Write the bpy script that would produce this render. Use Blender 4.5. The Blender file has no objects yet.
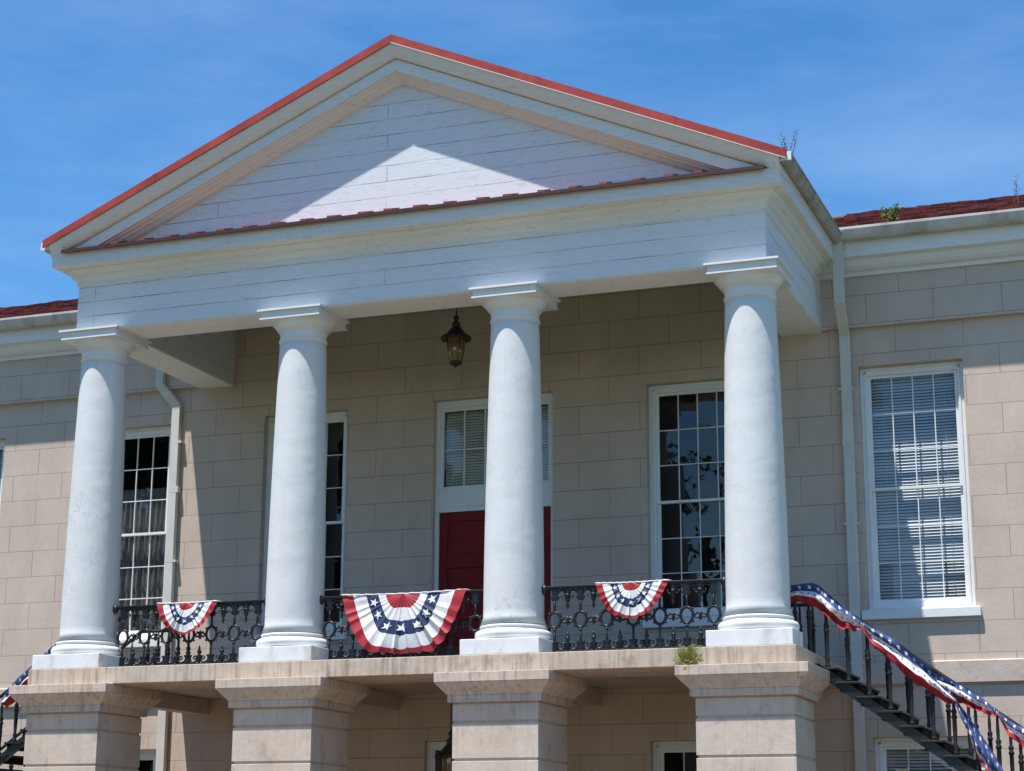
import bpy, math, random
from mathutils import Vector, Matrix
random.seed(7)
R = math.radians
PI = math.pi
scn = bpy.context.scene
COL = scn.collection

# ------------------------------------------------------------------ dimensions (metres)
D = 3.756            # porch depth: face of the back wall
GZ = -4.0            # ground level, balcony floor is z = 0
CX = (-4.706, -1.55, 1.55, 4.706)   # column axes
CY = 0.525
SUN_A, SUN_B = 0.49, 3.25            # sunlight travels (a, 1, -b)
EZ = 4.79            # underside of entablature

# ------------------------------------------------------------------ materials
def new_mat(name):
    m = bpy.data.materials.new(name); m.use_nodes = True
    nt = m.node_tree; nt.nodes.clear()
    out = nt.nodes.new('ShaderNodeOutputMaterial')
    p = nt.nodes.new('ShaderNodeBsdfPrincipled')
    nt.links.new(p.outputs[0], out.inputs[0])
    return m, nt, p, out

def N(nt, t, **kw):
    n = nt.nodes.new(t)
    for k, v in kw.items():
        if k in n.inputs.keys(): n.inputs[k].default_value = v
        else: setattr(n, k, v)
    return n

def ramp(nt, src, stops):
    r = nt.nodes.new('ShaderNodeValToRGB')
    el = r.color_ramp.elements
    while len(el) < len(stops): el.new(0.5)
    for e, (p, c) in zip(el, stops):
        e.position = p; e.color = (c, c, c, 1) if isinstance(c, (int, float)) else (*c, 1)
    nt.links.new(src, r.inputs[0]); return r.outputs[0]

def mixc(nt, fac, a, b, mode='MIX'):
    m = nt.nodes.new('ShaderNodeMix'); m.data_type = 'RGBA'; m.blend_type = mode
    for sock, v in ((m.inputs[0], fac), (m.inputs[6], a), (m.inputs[7], b)):
        if hasattr(v, 'links'): nt.links.new(v, sock)
        elif isinstance(v, (int, float)): sock.default_value = v
        else: sock.default_value = (*v, 1)
    return m.outputs[2]

def coords(nt, scale=(1, 1, 1), loc=(0, 0, 0)):
    g = nt.nodes.new('ShaderNodeNewGeometry')
    mp = nt.nodes.new('ShaderNodeMapping')
    mp.inputs['Scale'].default_value = scale; mp.inputs['Location'].default_value = loc
    nt.links.new(g.outputs['Position'], mp.inputs['Vector'])
    return mp.outputs[0]

def wallvec(nt, zoff=0.0, xoff=0.0):
    """(x + y, z) so that front and side faces both get upright courses"""
    g = nt.nodes.new('ShaderNodeNewGeometry')
    s = nt.nodes.new('ShaderNodeSeparateXYZ'); nt.links.new(g.outputs['Position'], s.inputs[0])
    a = N(nt, 'ShaderNodeMath', operation='ADD'); nt.links.new(s.outputs[0], a.inputs[0]); nt.links.new(s.outputs[1], a.inputs[1])
    a2 = N(nt, 'ShaderNodeMath', operation='ADD'); nt.links.new(a.outputs[0], a2.inputs[0]); a2.inputs[1].default_value = xoff
    b = N(nt, 'ShaderNodeMath', operation='ADD'); nt.links.new(s.outputs[2], b.inputs[0]); b.inputs[1].default_value = zoff
    c = nt.nodes.new('ShaderNodeCombineXYZ'); nt.links.new(a2.outputs[0], c.inputs[0]); nt.links.new(b.outputs[0], c.inputs[1])
    return c.outputs[0]

def noise(nt, vec, scale, detail=5, rough=0.55):
    n = N(nt, 'ShaderNodeTexNoise', Scale=scale, Detail=detail, Roughness=rough)
    nt.links.new(vec, n.inputs['Vector']); return n.outputs[0]

def bump(nt, p, h, strength=0.3, dist=0.01, prev=None):
    b = N(nt, 'ShaderNodeBump', Strength=strength, Distance=dist)
    nt.links.new(h, b.inputs['Height'])
    if prev is not None: nt.links.new(prev, b.inputs['Normal'])
    nt.links.new(b.outputs[0], p.inputs['Normal']); return b.outputs[0]

def plain(name, col, rough=0.5, var=0.12, nscale=6, bstr=0.15, metallic=0, dirt=None):
    m, nt, p, o = new_mat(name)
    v = coords(nt)
    n1 = noise(nt, v, nscale)
    f = ramp(nt, n1, [(0.3, 1 - var), (0.7, 1 + var * 0.5)])
    c = mixc(nt, 1.0, col, f, 'MULTIPLY')
    if dirt:
        d = ramp(nt, noise(nt, coords(nt, (1, 1, .35)), 2.3, 8, .65), [(0.52, 0.0), (0.75, dirt[0])])
        c = mixc(nt, d, c, dirt[1])
    nt.links.new(c, p.inputs['Base Color'])
    p.inputs['Roughness'].default_value = rough; p.inputs['Metallic'].default_value = metallic
    if bstr: bump(nt, p, noise(nt, v, nscale * 6), bstr, 0.004)
    return m

def white_plaster():
    m, nt, p, o = new_mat('rough white painted plaster')
    v = coords(nt)
    st = noise(nt, coords(nt, (3, 3, .4)), 2.2, 7, .65)
    c = mixc(nt, ramp(nt, st, [(0.45, 0.0), (0.72, 0.6)]), (.655, .665, .668), (.615, .622, .622))
    spk = noise(nt, v, 30, 4, .6)
    c = mixc(nt, ramp(nt, spk, [(0.66, 0.0), (0.72, 0.65)]), c, (.40, .37, .33))
    vo = N(nt, 'ShaderNodeTexVoronoi', Scale=2.3, feature='DISTANCE_TO_EDGE')
    wv = nt.nodes.new('ShaderNodeVectorMath'); wv.operation = 'ADD'
    nz = N(nt, 'ShaderNodeTexNoise', Scale=5.0, Detail=5.0); nt.links.new(v, nz.inputs['Vector'])
    sc_ = nt.nodes.new('ShaderNodeVectorMath'); sc_.operation = 'SCALE'; sc_.inputs['Scale'].default_value = .35; nt.links.new(nz.outputs['Color'], sc_.inputs[0])
    nt.links.new(v, wv.inputs[0]); nt.links.new(sc_.outputs[0], wv.inputs[1]); nt.links.new(wv.outputs[0], vo.inputs['Vector'])
    crk = ramp(nt, vo.outputs['Distance'], [(0.0, 1.0), (0.007, 0.0)])
    msk = ramp(nt, noise(nt, v, 1.1, 3, .5), [(0.5, 0.0), (0.62, .55)])
    cm = N(nt, 'ShaderNodeMath', operation='MULTIPLY'); nt.links.new(crk, cm.inputs[0]); nt.links.new(msk, cm.inputs[1])
    c = mixc(nt, cm.outputs[0], c, (.30, .29, .28))
    dr = noise(nt, coords(nt, (9, 9, .35)), 1.7, 6, .6)
    c = mixc(nt, ramp(nt, dr, [(0.60, 0.0), (0.76, .22)]), c, (.48, .46, .43))
    nt.links.new(c, p.inputs['Base Color']); p.inputs['Roughness'].default_value = .72; p.inputs['Specular IOR Level'].default_value = .25
    b1 = bump(nt, p, noise(nt, coords(nt, (1, 1, 1.3)), 2.6, 2, .4), .3, .03)
    b2 = bump(nt, p, noise(nt, coords(nt, (1, 1, 1.2)), 10, 4, .55), .24, .008, b1)
    b3 = bump(nt, p, noise(nt, v, 45, 3, .6), .12, .003, b2)
    inv = N(nt, 'ShaderNodeMath', operation='SUBTRACT'); inv.inputs[0].default_value = 1; nt.links.new(cm.outputs[0], inv.inputs[1])
    bump(nt, p, inv.outputs[0], .5, .006, b3)
    return m

def white_wood(name, col=(.74, .745, .75), rowh=0.0, peel=0.25, zoff=0.0, brickw=3.7):
    m, nt, p, o = new_mat(name)
    v = coords(nt)
    g = noise(nt, coords(nt, (1.2, 1.2, 14)), 3.5, 6, .65)
    c = mixc(nt, ramp(nt, g, [(0.4, 0.0), (0.75, 0.45)]), col, tuple(x * .86 for x in col))
    pl = noise(nt, coords(nt, (1.5, 1.5, 9)), 4, 9, .75)
    c = mixc(nt, ramp(nt, pl, [(0.55, 0.0), (0.62, peel)]), c, (.40, .36, .33))
    h = g
    if rowh:
        bt = N(nt, 'ShaderNodeTexBrick'); nt.links.new(wallvec(nt, zoff), bt.inputs['Vector'])
        bt.offset = .41; bt.inputs['Scale'].default_value = 1
        bt.inputs['Brick Width'].default_value = brickw; bt.inputs['Row Height'].default_value = rowh
        bt.inputs['Mortar Size'].default_value = .0055; bt.inputs['Mortar Smooth'].default_value = .2
        bt.inputs['Color1'].default_value = (1, 1, 1, 1); bt.inputs['Color2'].default_value = (.93, .93, .94, 1)
        c = mixc(nt, 1.0, c, bt.outputs['Color'], 'MULTIPLY') if False else c
        c2 = mixc(nt, 1.0, c, (1, 1, 1), 'MULTIPLY')
        brk = ramp(nt, noise(nt, coords(nt, (1, 1, 3)), 1.3, 4, .7), [(0.40, 0.06), (0.62, 0.80)])
        fm = N(nt, 'ShaderNodeMath', operation='MULTIPLY'); nt.links.new(bt.outputs['Fac'], fm.inputs[0]); nt.links.new(brk, fm.inputs[1])
        c = mixc(nt, fm.outputs[0], c2, (.10, .10, .11))
        inv = N(nt, 'ShaderNodeMath', operation='SUBTRACT'); inv.inputs[0].default_value = 1; nt.links.new(bt.outputs['Fac'], inv.inputs[1])
        b0 = bump(nt, p, inv.outputs[0], .6, .012)
        bump(nt, p, pl, .25, .006, b0)
    else:
        bump(nt, p, pl, .2, .005)
    nt.links.new(c, p.inputs['Base Color']); p.inputs['Roughness'].default_value = .55
    return m

def stucco(name, c1, c2, joint, row=.42, width=.93, zoff=-.22):
    m, nt, p, o = new_mat(name)
    v = coords(nt)
    bt = N(nt, 'ShaderNodeTexBrick'); nt.links.new(wallvec(nt, zoff), bt.inputs['Vector'])
    bt.offset = .5; bt.inputs['Scale'].default_value = 1
    bt.inputs['Brick Width'].default_value = width; bt.inputs['Row Height'].default_value = row
    bt.inputs['Mortar Size'].default_value = .0052; bt.inputs['Mortar Smooth'].default_value = .35
    bt.inputs['Color1'].default_value = (*c1, 1); bt.inputs['Color2'].default_value = (*c2, 1)
    bt.inputs['Mortar'].default_value = (*joint, 1)
    st = noise(nt, coords(nt, (1.3, 1.3, .5)), 1.6, 7, .62)
    c = mixc(nt, 1.0, bt.outputs['Color'], ramp(nt, st, [(0.25, .86), (0.75, 1.08)]), 'MULTIPLY')
    sp = noise(nt, v, 30, 4, .6)
    c = mixc(nt, 1.0, c, ramp(nt, sp, [(0.3, .95), (0.7, 1.04)]), 'MULTIPLY')
    sm = ramp(nt, noise(nt, coords(nt, (2.4, 2.4, .8)), 1.9, 6, .6), [(0.60, 0.0), (0.78, .22)])
    c = mixc(nt, sm, c, tuple(x * .72 for x in c1))
    nt.links.new(c, p.inputs['Base Color']); p.inputs['Roughness'].default_value = .8
    inv = N(nt, 'ShaderNodeMath', operation='SUBTRACT'); inv.inputs[0].default_value = 1; nt.links.new(bt.outputs['Fac'], inv.inputs[1])
    b0 = bump(nt, p, inv.outputs[0], .7, .012)
    b1 = bump(nt, p, noise(nt, v, 3.0, 3), .2, .03, b0)
    bump(nt, p, sp, .15, .004, b1)
    return m

def stained_stone(name, col, stain, streak=.55):
    m, nt, p, o = new_mat(name)
    v = coords(nt)
    c = mixc(nt, ramp(nt, noise(nt, v, 2.2, 7, .6), [(0.35, 0), (0.7, 1)]), col, tuple(x * .82 for x in col))
    wm = noise(nt, coords(nt, (.55, .55, .8)), 1.0, 4, .6)
    c = mixc(nt, ramp(nt, wm, [(0.46, 0.0), (0.66, .32)]), c, (col[0] * 1.0, col[1] * .88, col[2] * .72))
    s1 = noise(nt, coords(nt, (16, 16, .9)), 1.4, 5, .6)
    s2 = noise(nt, coords(nt, (1, 1, 1)), .9, 4, .5)
    f = N(nt, 'ShaderNodeMath', operation='MULTIPLY')
    nt.links.new(ramp(nt, s1, [(0.45, 0.0), (0.68, streak)]), f.inputs[0]); nt.links.new(ramp(nt, s2, [(0.38, .25), (0.6, 1)]), f.inputs[1])
    c = mixc(nt, f.outputs[0], c, stain)
    d = ramp(nt, noise(nt, coords(nt, (1, 1, .6)), 5, 9, .72), [(0.55, 0.0), (0.68, .45)])
    c = mixc(nt, d, c, tuple(x * .6 for x in stain))
    nt.links.new(c, p.inputs['Base Color']); p.inputs['Roughness'].default_value = .85
    b = bump(nt, p, noise(nt, v, 6, 6, .65), .35, .02)
    bump(nt, p, noise(nt, v, 40, 4, .6), .3, .004, b)
    return m

def glass_mat():
    m, nt, p, o = new_mat('window glass')
    nt.nodes.remove(p)
    t = N(nt, 'ShaderNodeBsdfTransparent', Color=(.88, .90, .91, 1))
    gl = N(nt, 'ShaderNodeBsdfGlossy', Roughness=.0, Color=(1, 1, 1, 1))
    lw = N(nt, 'ShaderNodeLayerWeight', Blend=.5)
    pw = N(nt, 'ShaderNodeMath', operation='POWER'); nt.links.new(lw.outputs['Facing'], pw.inputs[0]); pw.inputs[1].default_value = 4
    ad = N(nt, 'ShaderNodeMath', operation='MULTIPLY_ADD'); nt.links.new(pw.outputs[0], ad.inputs[0]); ad.inputs[1].default_value = .85; ad.inputs[2].default_value = .058
    wob = N(nt, 'ShaderNodeBump', Strength=.12, Distance=.02)
    nt.links.new(noise(nt, coords(nt), 2.2, 2, .4), wob.inputs['Height']); nt.links.new(wob.outputs[0], gl.inputs['Normal'])
    mx = nt.nodes.new('ShaderNodeMixShader')
    nt.links.new(ad.outputs[0], mx.inputs[0]); nt.links.new(t.outputs[0], mx.inputs[1]); nt.links.new(gl.outputs[0], mx.inputs[2])
    nt.links.new(mx.outputs[0], o.inputs[0]); return m

def cloth(name, col, trans=.12):
    m, nt, p, o = new_mat(name)
    v = coords(nt)
    c = mixc(nt, 1.0, col, ramp(nt, noise(nt, v, 14, 4), [(0.3, .9), (0.7, 1.05)]), 'MULTIPLY')
    nt.links.new(c, p.inputs['Base Color']); p.inputs['Roughness'].default_value = .6
    p.inputs['Sheen Weight'].default_value = .15
    bump(nt, p, noise(nt, v, 30, 3), .25, .006)
    t = nt.nodes.new('ShaderNodeBsdfTranslucent'); nt.links.new(c, t.inputs[0])
    mx = nt.nodes.new('ShaderNodeMixShader'); mx.inputs[0].default_value = trans
    nt.links.new(p.outputs[0], mx.inputs[1]); nt.links.new(t.outputs[0], mx.inputs[2]); nt.links.new(mx.outputs[0], o.inputs[0])
    return m

def leaf(name, col, col2):
    m, nt, p, o = new_mat(name)
    c = mixc(nt, ramp(nt, noise(nt, coords(nt), 2.5, 3), [(0.35, 0), (0.65, 1)]), col, col2)
    nt.links.new(c, p.inputs['Base Color']); p.inputs['Roughness'].default_value = .6
    t = nt.nodes.new('ShaderNodeBsdfTranslucent'); nt.links.new(c, t.inputs[0])
    mx = nt.nodes.new('ShaderNodeMixShader'); mx.inputs[0].default_value = .3
    nt.links.new(p.outputs[0], mx.inputs[1]); nt.links.new(t.outputs[0], mx.inputs[2]); nt.links.new(mx.outputs[0], o.inputs[0])
    return m

M = {}
M['column'] = white_plaster()
M['board'] = white_wood('white painted boards', (.70, .715, .735), .215, .3, -.055, 11.0)
M['tympanum'] = white_wood('weathered white flush boards', (.68, .69, .725), .225, .45, .06, 6.3)
M['trim'] = white_wood('white painted trim', (.74, .745, .745), 0, .22)
M['cornice'] = white_wood('aged white cornice', (.72, .71, .68), 0, .4)
M['soffit'] = white_wood('white soffit boards', (.84, .83, .80), 0, .25)
M['sash'] = plain('white sash paint', (.76, .77, .78), .45, .06)
M['plinth'] = plain('white plinth paint', (.77, .78, .79), .55, .08, 5, .25, dirt=(.9, (.42, .35, .27)))
M['stucco'] = stucco('scored beige stucco', (.56, .455, .378), (.542, .44, .366), (.36, .295, .245))
M['stucco_plain'] = stained_stone('beige stucco band', (.55, .465, .40), (.33, .28, .24), .2)
M['pier'] = stained_stone('painted pier stucco', (.59, .505, .425), (.38, .31, .26), .45)
M['stone'] = stained_stone('stained balcony stone', (.57, .475, .39), (.20, .145, .105), .85)
M['floor'] = plain('worn grey porch floor paint', (.095, .088, .08), .6, .15)
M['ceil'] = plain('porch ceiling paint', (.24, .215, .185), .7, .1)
M['red_metal'] = plain('red painted metal', (.37, .060, .050), .6, .25, 3, .1, dirt=(.5, (.36, .075, .05)))
M['red_metal'].node_tree.nodes['Principled BSDF'].inputs['Specular IOR Level'].default_value = .15
M['brown'] = plain('dark brown drip metal', (.055, .016, .014), .5, .2, 8, .2)
M['tab'] = plain('faded red seam', (.26, .045, .04), .55, .25, 8, .2)
M['tin'] = plain('dark red ledge tin', (.30, .05, .04), .5, .3, 8, .2)
M['shingle'] = plain('red brown roof tile', (.20, .045, .035), .75, .35, 3, .5, dirt=(.5, (.10, .04, .035)))
M['shingle_b'] = plain('dark roof tile', (.085, .022, .02), .8, .3, 3, .5)
M['shingle_c'] = plain('pale worn roof tile', (.27, .085, .065), .75, .3, 3, .5)
M['gutter'] = plain('aluminium gutter paint', (.55, .53, .49), .55, .15, 4, .1, dirt=(.85, (.22, .18, .13)))
M['old_gutter'] = plain('mouldy old gutter', (.40, .36, .30), .7, .25, 5, .3, dirt=(.9, (.12, .095, .065)))
M['spout'] = plain('downspout paint', (.60, .58, .54), .5, .08, 4, .1)
M['iron'] = plain('black iron paint', (.008, .009, .0105), .42, .25, 9, .3)
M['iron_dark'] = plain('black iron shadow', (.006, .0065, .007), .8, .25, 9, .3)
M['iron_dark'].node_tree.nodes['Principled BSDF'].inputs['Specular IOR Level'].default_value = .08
M['glass'] = glass_mat()
M['door'] = plain('dark red door paint', (.20, .014, .015), .6, .15, 3, .1)
M['door'].node_tree.nodes['Principled BSDF'].inputs['Specular IOR Level'].default_value = .2
M['door_brown'] = plain('dark brown door paint', (.055, .03, .026), .5, .2, 3, .1)
M['blind'] = plain('white blind slat', (.58, .60, .62), .5, .05)
M['blind_dull'] = plain('dusty blind slat', (.72, .70, .64), .6, .08)
M['curtain'] = cloth('grey sheer curtain', (.16, .155, .15), .2)
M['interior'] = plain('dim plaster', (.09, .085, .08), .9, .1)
M['red_cloth'] = cloth('red bunting cloth', (.36, .006, .018))
M['white_cloth'] = cloth('white bunting cloth', (.80, .80, .80))
M['blue_cloth'] = cloth('navy bunting cloth', (.013, .032, .105))
M['blue_bright'] = cloth('blue bunting cloth', (.020, .050, .185))
M['lamp_metal'] = plain('dark bronze', (.028, .030, .026), .45, .3, 10, .3)
M['bark'] = plain('bark', (.11, .08, .06), .9, .3, 5, .6)
M['twig'] = plain('dry twig', (.13, .09, .07), .9, .3)
M['leaf'] = leaf('tree leaves', (.045, .085, .022), (.075, .12, .03))
M['fern'] = leaf('fern leaves', (.20, .27, .045), (.34, .33, .09))
M['weed'] = leaf('weed leaves', (.09, .16, .03), (.16, .20, .05))
def amber():
    m, nt, p, o = new_mat('amber lantern glass')
    nt.nodes.remove(p)
    t = N(nt, 'ShaderNodeBsdfTransparent', Color=(.62, .45, .26, 1)); g = N(nt, 'ShaderNodeBsdfGlossy', Roughness=.08, Color=(1, 1, 1, 1))
    d = N(nt, 'ShaderNodeBsdfDiffuse', Color=(.42, .27, .13, 1))
    m1 = nt.nodes.new('ShaderNodeMixShader'); m1.inputs[0].default_value = .35
    nt.links.new(t.outputs[0], m1.inputs[1]); nt.links.new(d.outputs[0], m1.inputs[2])
    m2 = nt.nodes.new('ShaderNodeMixShader'); m2.inputs[0].default_value = .08
    nt.links.new(m1.outputs[0], m2.inputs[1]); nt.links.new(g.outputs[0], m2.inputs[2]); nt.links.new(m2.outputs[0], o.inputs[0])
    return m
M['amber'] = amber()
M['grass'] = plain('lawn', (.05, .075, .022), .9, .35, 1.3, .6)
M['paving'] = plain('brick paving', (.21, .15, .11), .85, .12, 1.1, .3)

# ------------------------------------------------------------------ mesh builder
class MB:
    def __init__(s): s.v = []; s.f = []; s.mi = []; s.sm = []
    def add(s, vs, fs, mi=0, sm=False):
        o = len(s.v); s.v += [tuple(p) for p in vs]
        for f in fs: s.f.append(tuple(i + o for i in f)); s.mi.append(mi); s.sm.append(sm)
        return s
    def box(s, x0, x1, y0, y1, z0, z1, mi=0):
        vs = [(x, y, z) for z in (z0, z1) for y in (y0, y1) for x in (x0, x1)]
        return s.add(vs, [(0, 2, 3, 1), (4, 5, 7, 6), (0, 1, 5, 4), (2, 6, 7, 3), (0, 4, 6, 2), (1, 3, 7, 5)], mi)
    def obox(s, c, ax, ay, az, mi=0):
        c = Vector(c); vs = [c + ax * i + ay * j + az * k for k in (-1, 1) for j in (-1, 1) for i in (-1, 1)]
        return s.add(vs, [(0, 2, 3, 1), (4, 5, 7, 6), (0, 1, 5, 4), (2, 6, 7, 3), (0, 4, 6, 2), (1, 3, 7, 5)], mi)
    def frustum(s, a, za, b, zb, mi=0):   # a,b = (x0,x1,y0,y1)
        vs = [(a[i], a[j], za) for i, j in ((0, 2), (1, 2), (1, 3), (0, 3))] + [(b[i], b[j], zb) for i, j in ((0, 2), (1, 2), (1, 3), (0, 3))]
        return s.add(vs, [(3, 2, 1, 0), (4, 5, 6, 7), (0, 1, 5, 4), (1, 2, 6, 5), (2, 3, 7, 6), (3, 0, 4, 7)], mi)
    def lathe(s, cx, cy, prof, n=32, mi=0, sm=True, cap=True, squash=1.0):
        vs = [(cx + r * math.cos(2 * PI * k / n), cy + squash * r * math.sin(2 * PI * k / n), z) for r, z in prof for k in range(n)]
        fs = [(i * n + k, i * n + (k + 1) % n, (i + 1) * n + (k + 1) % n, (i + 1) * n + k) for i in range(len(prof) - 1) for k in range(n)]
        s.add(vs, fs, mi, sm)
        if cap:
            o = len(s.v) - len(vs)
            for row, rev in ((0, True), (len(prof) - 1, False)):
                f = [o + row * n + k for k in range(n)]
                s.f.append(tuple(reversed(f)) if rev else tuple(f)); s.mi.append(mi); s.sm.append(False)
        return s
    def tube(s, pts, r, n=8, mi=0, closed=False, sm=True):
        pts = [Vector(p) for p in pts]; rs = r if isinstance(r, (list, tuple)) else [r] * len(pts)
        L = len(pts); vs = []; up = Vector((0.13, 0.97, 0.21)).normalized()
        for i, p in enumerate(pts):
            a = pts[(i - 1) % L] if (closed or i > 0) else p; b = pts[(i + 1) % L] if (closed or i < L - 1) else p
            t = (b - a).normalized()
            u = up - t * up.dot(t)
            if u.length < .1: u = Vector((1, 0, 0)) - t * t.x
            u.normalize(); w = t.cross(u)
            vs += [p + (u * math.cos(2 * PI * k / n) + w * math.sin(2 * PI * k / n)) * rs[i] for k in range(n)]
        fs = [(i * n + k, i * n + (k + 1) % n, ((i + 1) % L) * n + (k + 1) % n, ((i + 1) % L) * n + k) for i in range(L if closed else L - 1) for k in range(n)]
        o = len(s.v); s.add(vs, fs, mi, sm)
        if not closed:
            s.f.append(tuple(o + k for k in reversed(range(n)))); s.mi.append(mi); s.sm.append(False)
            s.f.append(tuple(o + (L - 1) * n + k for k in range(n))); s.mi.append(mi); s.sm.append(False)
        return s
    def sweep(s, rings, mi=0, caps=True, closed_prof=False):
        n = len(rings[0]); vs = [p for r in rings for p in r]
        rng = range(n) if closed_prof else range(n - 1)
        fs = [(i * n + k, i * n + (k + 1) % n, (i + 1) * n + (k + 1) % n, (i + 1) * n + k) for i in range(len(rings) - 1) for k in rng]
        o = len(s.v); s.add(vs, fs, mi)
        if caps:
            s.f.append(tuple(o + k for k in reversed(range(n)))); s.mi.append(mi); s.sm.append(False)
            s.f.append(tuple(o + (len(rings) - 1) * n + k for k in range(n))); s.mi.append(mi); s.sm.append(False)
        return s
    def poly(s, vs, mi=0): return s.add(vs, [tuple(range(len(vs)))], mi)
    def build(s, name, mats, parent=None, bevel=0, origin=None, fixn=True):
        import bmesh
        me = bpy.data.meshes.new(name)
        org = Vector(origin) if origin is not None else (ORG.get(parent.name, Vector()) if parent else Vector())
        me.from_pydata([tuple(Vector(p) - org) for p in s.v], [], s.f)
        for m in (mats if isinstance(mats, list) else [mats]): me.materials.append(m)
        for p, mi, sm in zip(me.polygons, s.mi, s.sm): p.material_index = mi; p.use_smooth = sm
        if fixn:
            bm = bmesh.new(); bm.from_mesh(me); bmesh.ops.recalc_face_normals(bm, faces=bm.faces); bm.to_mesh(me); bm.free()
        me.update()
        o = bpy.data.objects.new(name, me); COL.objects.link(o)
        if parent: o.parent = parent
        elif origin is not None: o.location = org
        ORG[o.name] = org
        if bevel:
            b = o.modifiers.new('edge', 'BEVEL'); b.width = bevel; b.segments = 2; b.limit_method = 'ANGLE'; b.angle_limit = R(40)
        return o
ORG = {}

def thing(name, label, cat, loc, group=None):
    o = bpy.data.objects.new(name, None); COL.objects.link(o); o.location = loc; o.empty_display_size = .2
    ORG[o.name] = Vector(loc); o['label'] = label; o['category'] = cat
    if group: o['group'] = group
    return o
def tag(o, label, cat, group=None):
    o['label'] = label; o['category'] = cat
    if group: o['group'] = group
    return o
def copy_part(o, parent, off):
    c = o.copy(); COL.objects.link(c); c.parent = parent; c.location = off
    for ch in list(o.children):
        d = ch.copy(); COL.objects.link(d); d.parent = c
    return c

# ------------------------------------------------------------------ ground
g = MB(); g.poly([(-300, -300, GZ), (300, -300, GZ), (300, 300, GZ), (-300, 300, GZ)])
o = g.build('ground', M['grass']); o['kind'] = 'structure'
g = MB(); g.poly([(-9, -9, GZ + .004), (9, -9, GZ + .004), (9, D + .1, GZ + .004), (-9, D + .1, GZ + .004)])
o = g.build('forecourt', M['paving']); o['kind'] = 'structure'

# ------------------------------------------------------------------ the courthouse
B = thing('courthouse', 'white columned beige courthouse with red trimmed pediment and balcony porch', 'building', (0, 0, GZ))
WX = 12.5
UP = (.70, 4.25)          # opening of an upper window incl. sill
WINX = (-9.345, -6.19, -3.105, 3.105, 6.19, 9.345)
LOW = (-3.3, -.86)
holes = [(x - .72, x + .72, *UP) for x in WINX] + [(x - .72, x + .72, *LOW) for x in WINX]
holes += [(-.95, .95, 0.02, 4.27), (-1.02, 1.02, GZ + .05, -.81)]
xs = sorted({-WX, WX, *[h[0] for h in holes], *[h[1] for h in holes]})
zs = sorted({GZ, 6.1, *[h[2] for h in holes], *[h[3] for h in holes]})
w = MB()
def inhole(x, z): return any(h[0] < x < h[1] and h[2] < z < h[3] for h in holes)
for i in range(len(xs) - 1):
    for k in range(len(zs) - 1):
        if not inhole((xs[i] + xs[i + 1]) / 2, (zs[k] + zs[k + 1]) / 2):
            w.poly([(xs[i], D, zs[k]), (xs[i + 1], D, zs[k]), (xs[i + 1], D, zs[k + 1]), (xs[i], D, zs[k + 1])])
for (a, b, c, d) in holes:
    y2 = D + .40
    w.add([(a, D, c), (b, D, c), (b, D, d), (a, D, d), (a, y2, c), (b, y2, c), (b, y2, d), (a, y2, d)],
          [(0, 4, 5, 1), (1, 5, 6, 2), (2, 6, 7, 3), (3, 7, 4, 0)])
YB = D + 9.5
w.poly([(-WX, D, GZ), (-WX, YB, GZ), (-WX, YB, 6.1), (-WX, D, 6.1)]); w.poly([(WX, D, GZ), (WX, YB, GZ), (WX, YB, 6.1), (WX, D, 6.1)])
w.poly([(-WX, YB, GZ), (WX, YB, GZ), (WX, YB, 6.1), (-WX, YB, 6.1)])
w.build('wall', M['stucco'], B, fixn=False)
# rooms behind the openings
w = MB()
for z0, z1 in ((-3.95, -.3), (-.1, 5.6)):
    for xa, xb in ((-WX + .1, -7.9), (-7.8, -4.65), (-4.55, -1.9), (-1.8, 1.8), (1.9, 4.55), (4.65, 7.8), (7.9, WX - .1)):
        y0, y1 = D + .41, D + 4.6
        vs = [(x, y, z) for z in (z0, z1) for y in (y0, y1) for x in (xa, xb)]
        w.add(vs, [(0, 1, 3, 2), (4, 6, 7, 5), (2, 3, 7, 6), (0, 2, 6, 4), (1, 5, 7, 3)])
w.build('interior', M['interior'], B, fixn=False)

# string course low on the wings, stucco frieze band and eaves of the wings
for sx in (-1, 1):
    x0, x1 = 5.62, WX
    def seg(prof, name, mat, xa=x0, bev=0):
        m = MB(); m.sweep([[(sx * xa, y, z) for y, z in prof], [(sx * x1, y, z) for y, z in prof]], closed_prof=True)
        return m.build(name, mat, B, bev)
    seg([(D + .05, .13), (D - .01, .13), (D - .06, .112), (D - .06, -.165), (D + .05, -.165)], 'string_course', M['stucco_plain'], 5.3)
    seg([(D + .04, 4.80), (3.665, 4.80), (3.665, 5.53), (D + .04, 5.53)], 'frieze_band', M['stucco'], 4.96)
    seg([(D + .02, 5.53), (3.62, 5.53), (3.62, 5.585), (3.55, 5.60), (3.50, 5.64), (3.45, 5.72), (3.37, 5.745), (3.36, 5.745), (3.36, 6.0), (D + .02, 6.0)], 'eaves_cornice', M['trim'], 4.96)
    seg([(3.352, 6.0), (3.352, 6.085), (3.40, 6.085), (3.40, 6.0)], 'eaves_fascia', M['trim'], 5.27)
    gt = seg([(3.351, 5.985), (3.33, 5.962), (3.21, 5.958), (3.175, 6.0), (3.145, 6.08), (3.145, 6.115), (3.158, 6.115), (3.158, 6.09), (3.351, 6.09)], 'eaves_gutter', M['gutter'], 5.30)

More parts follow.
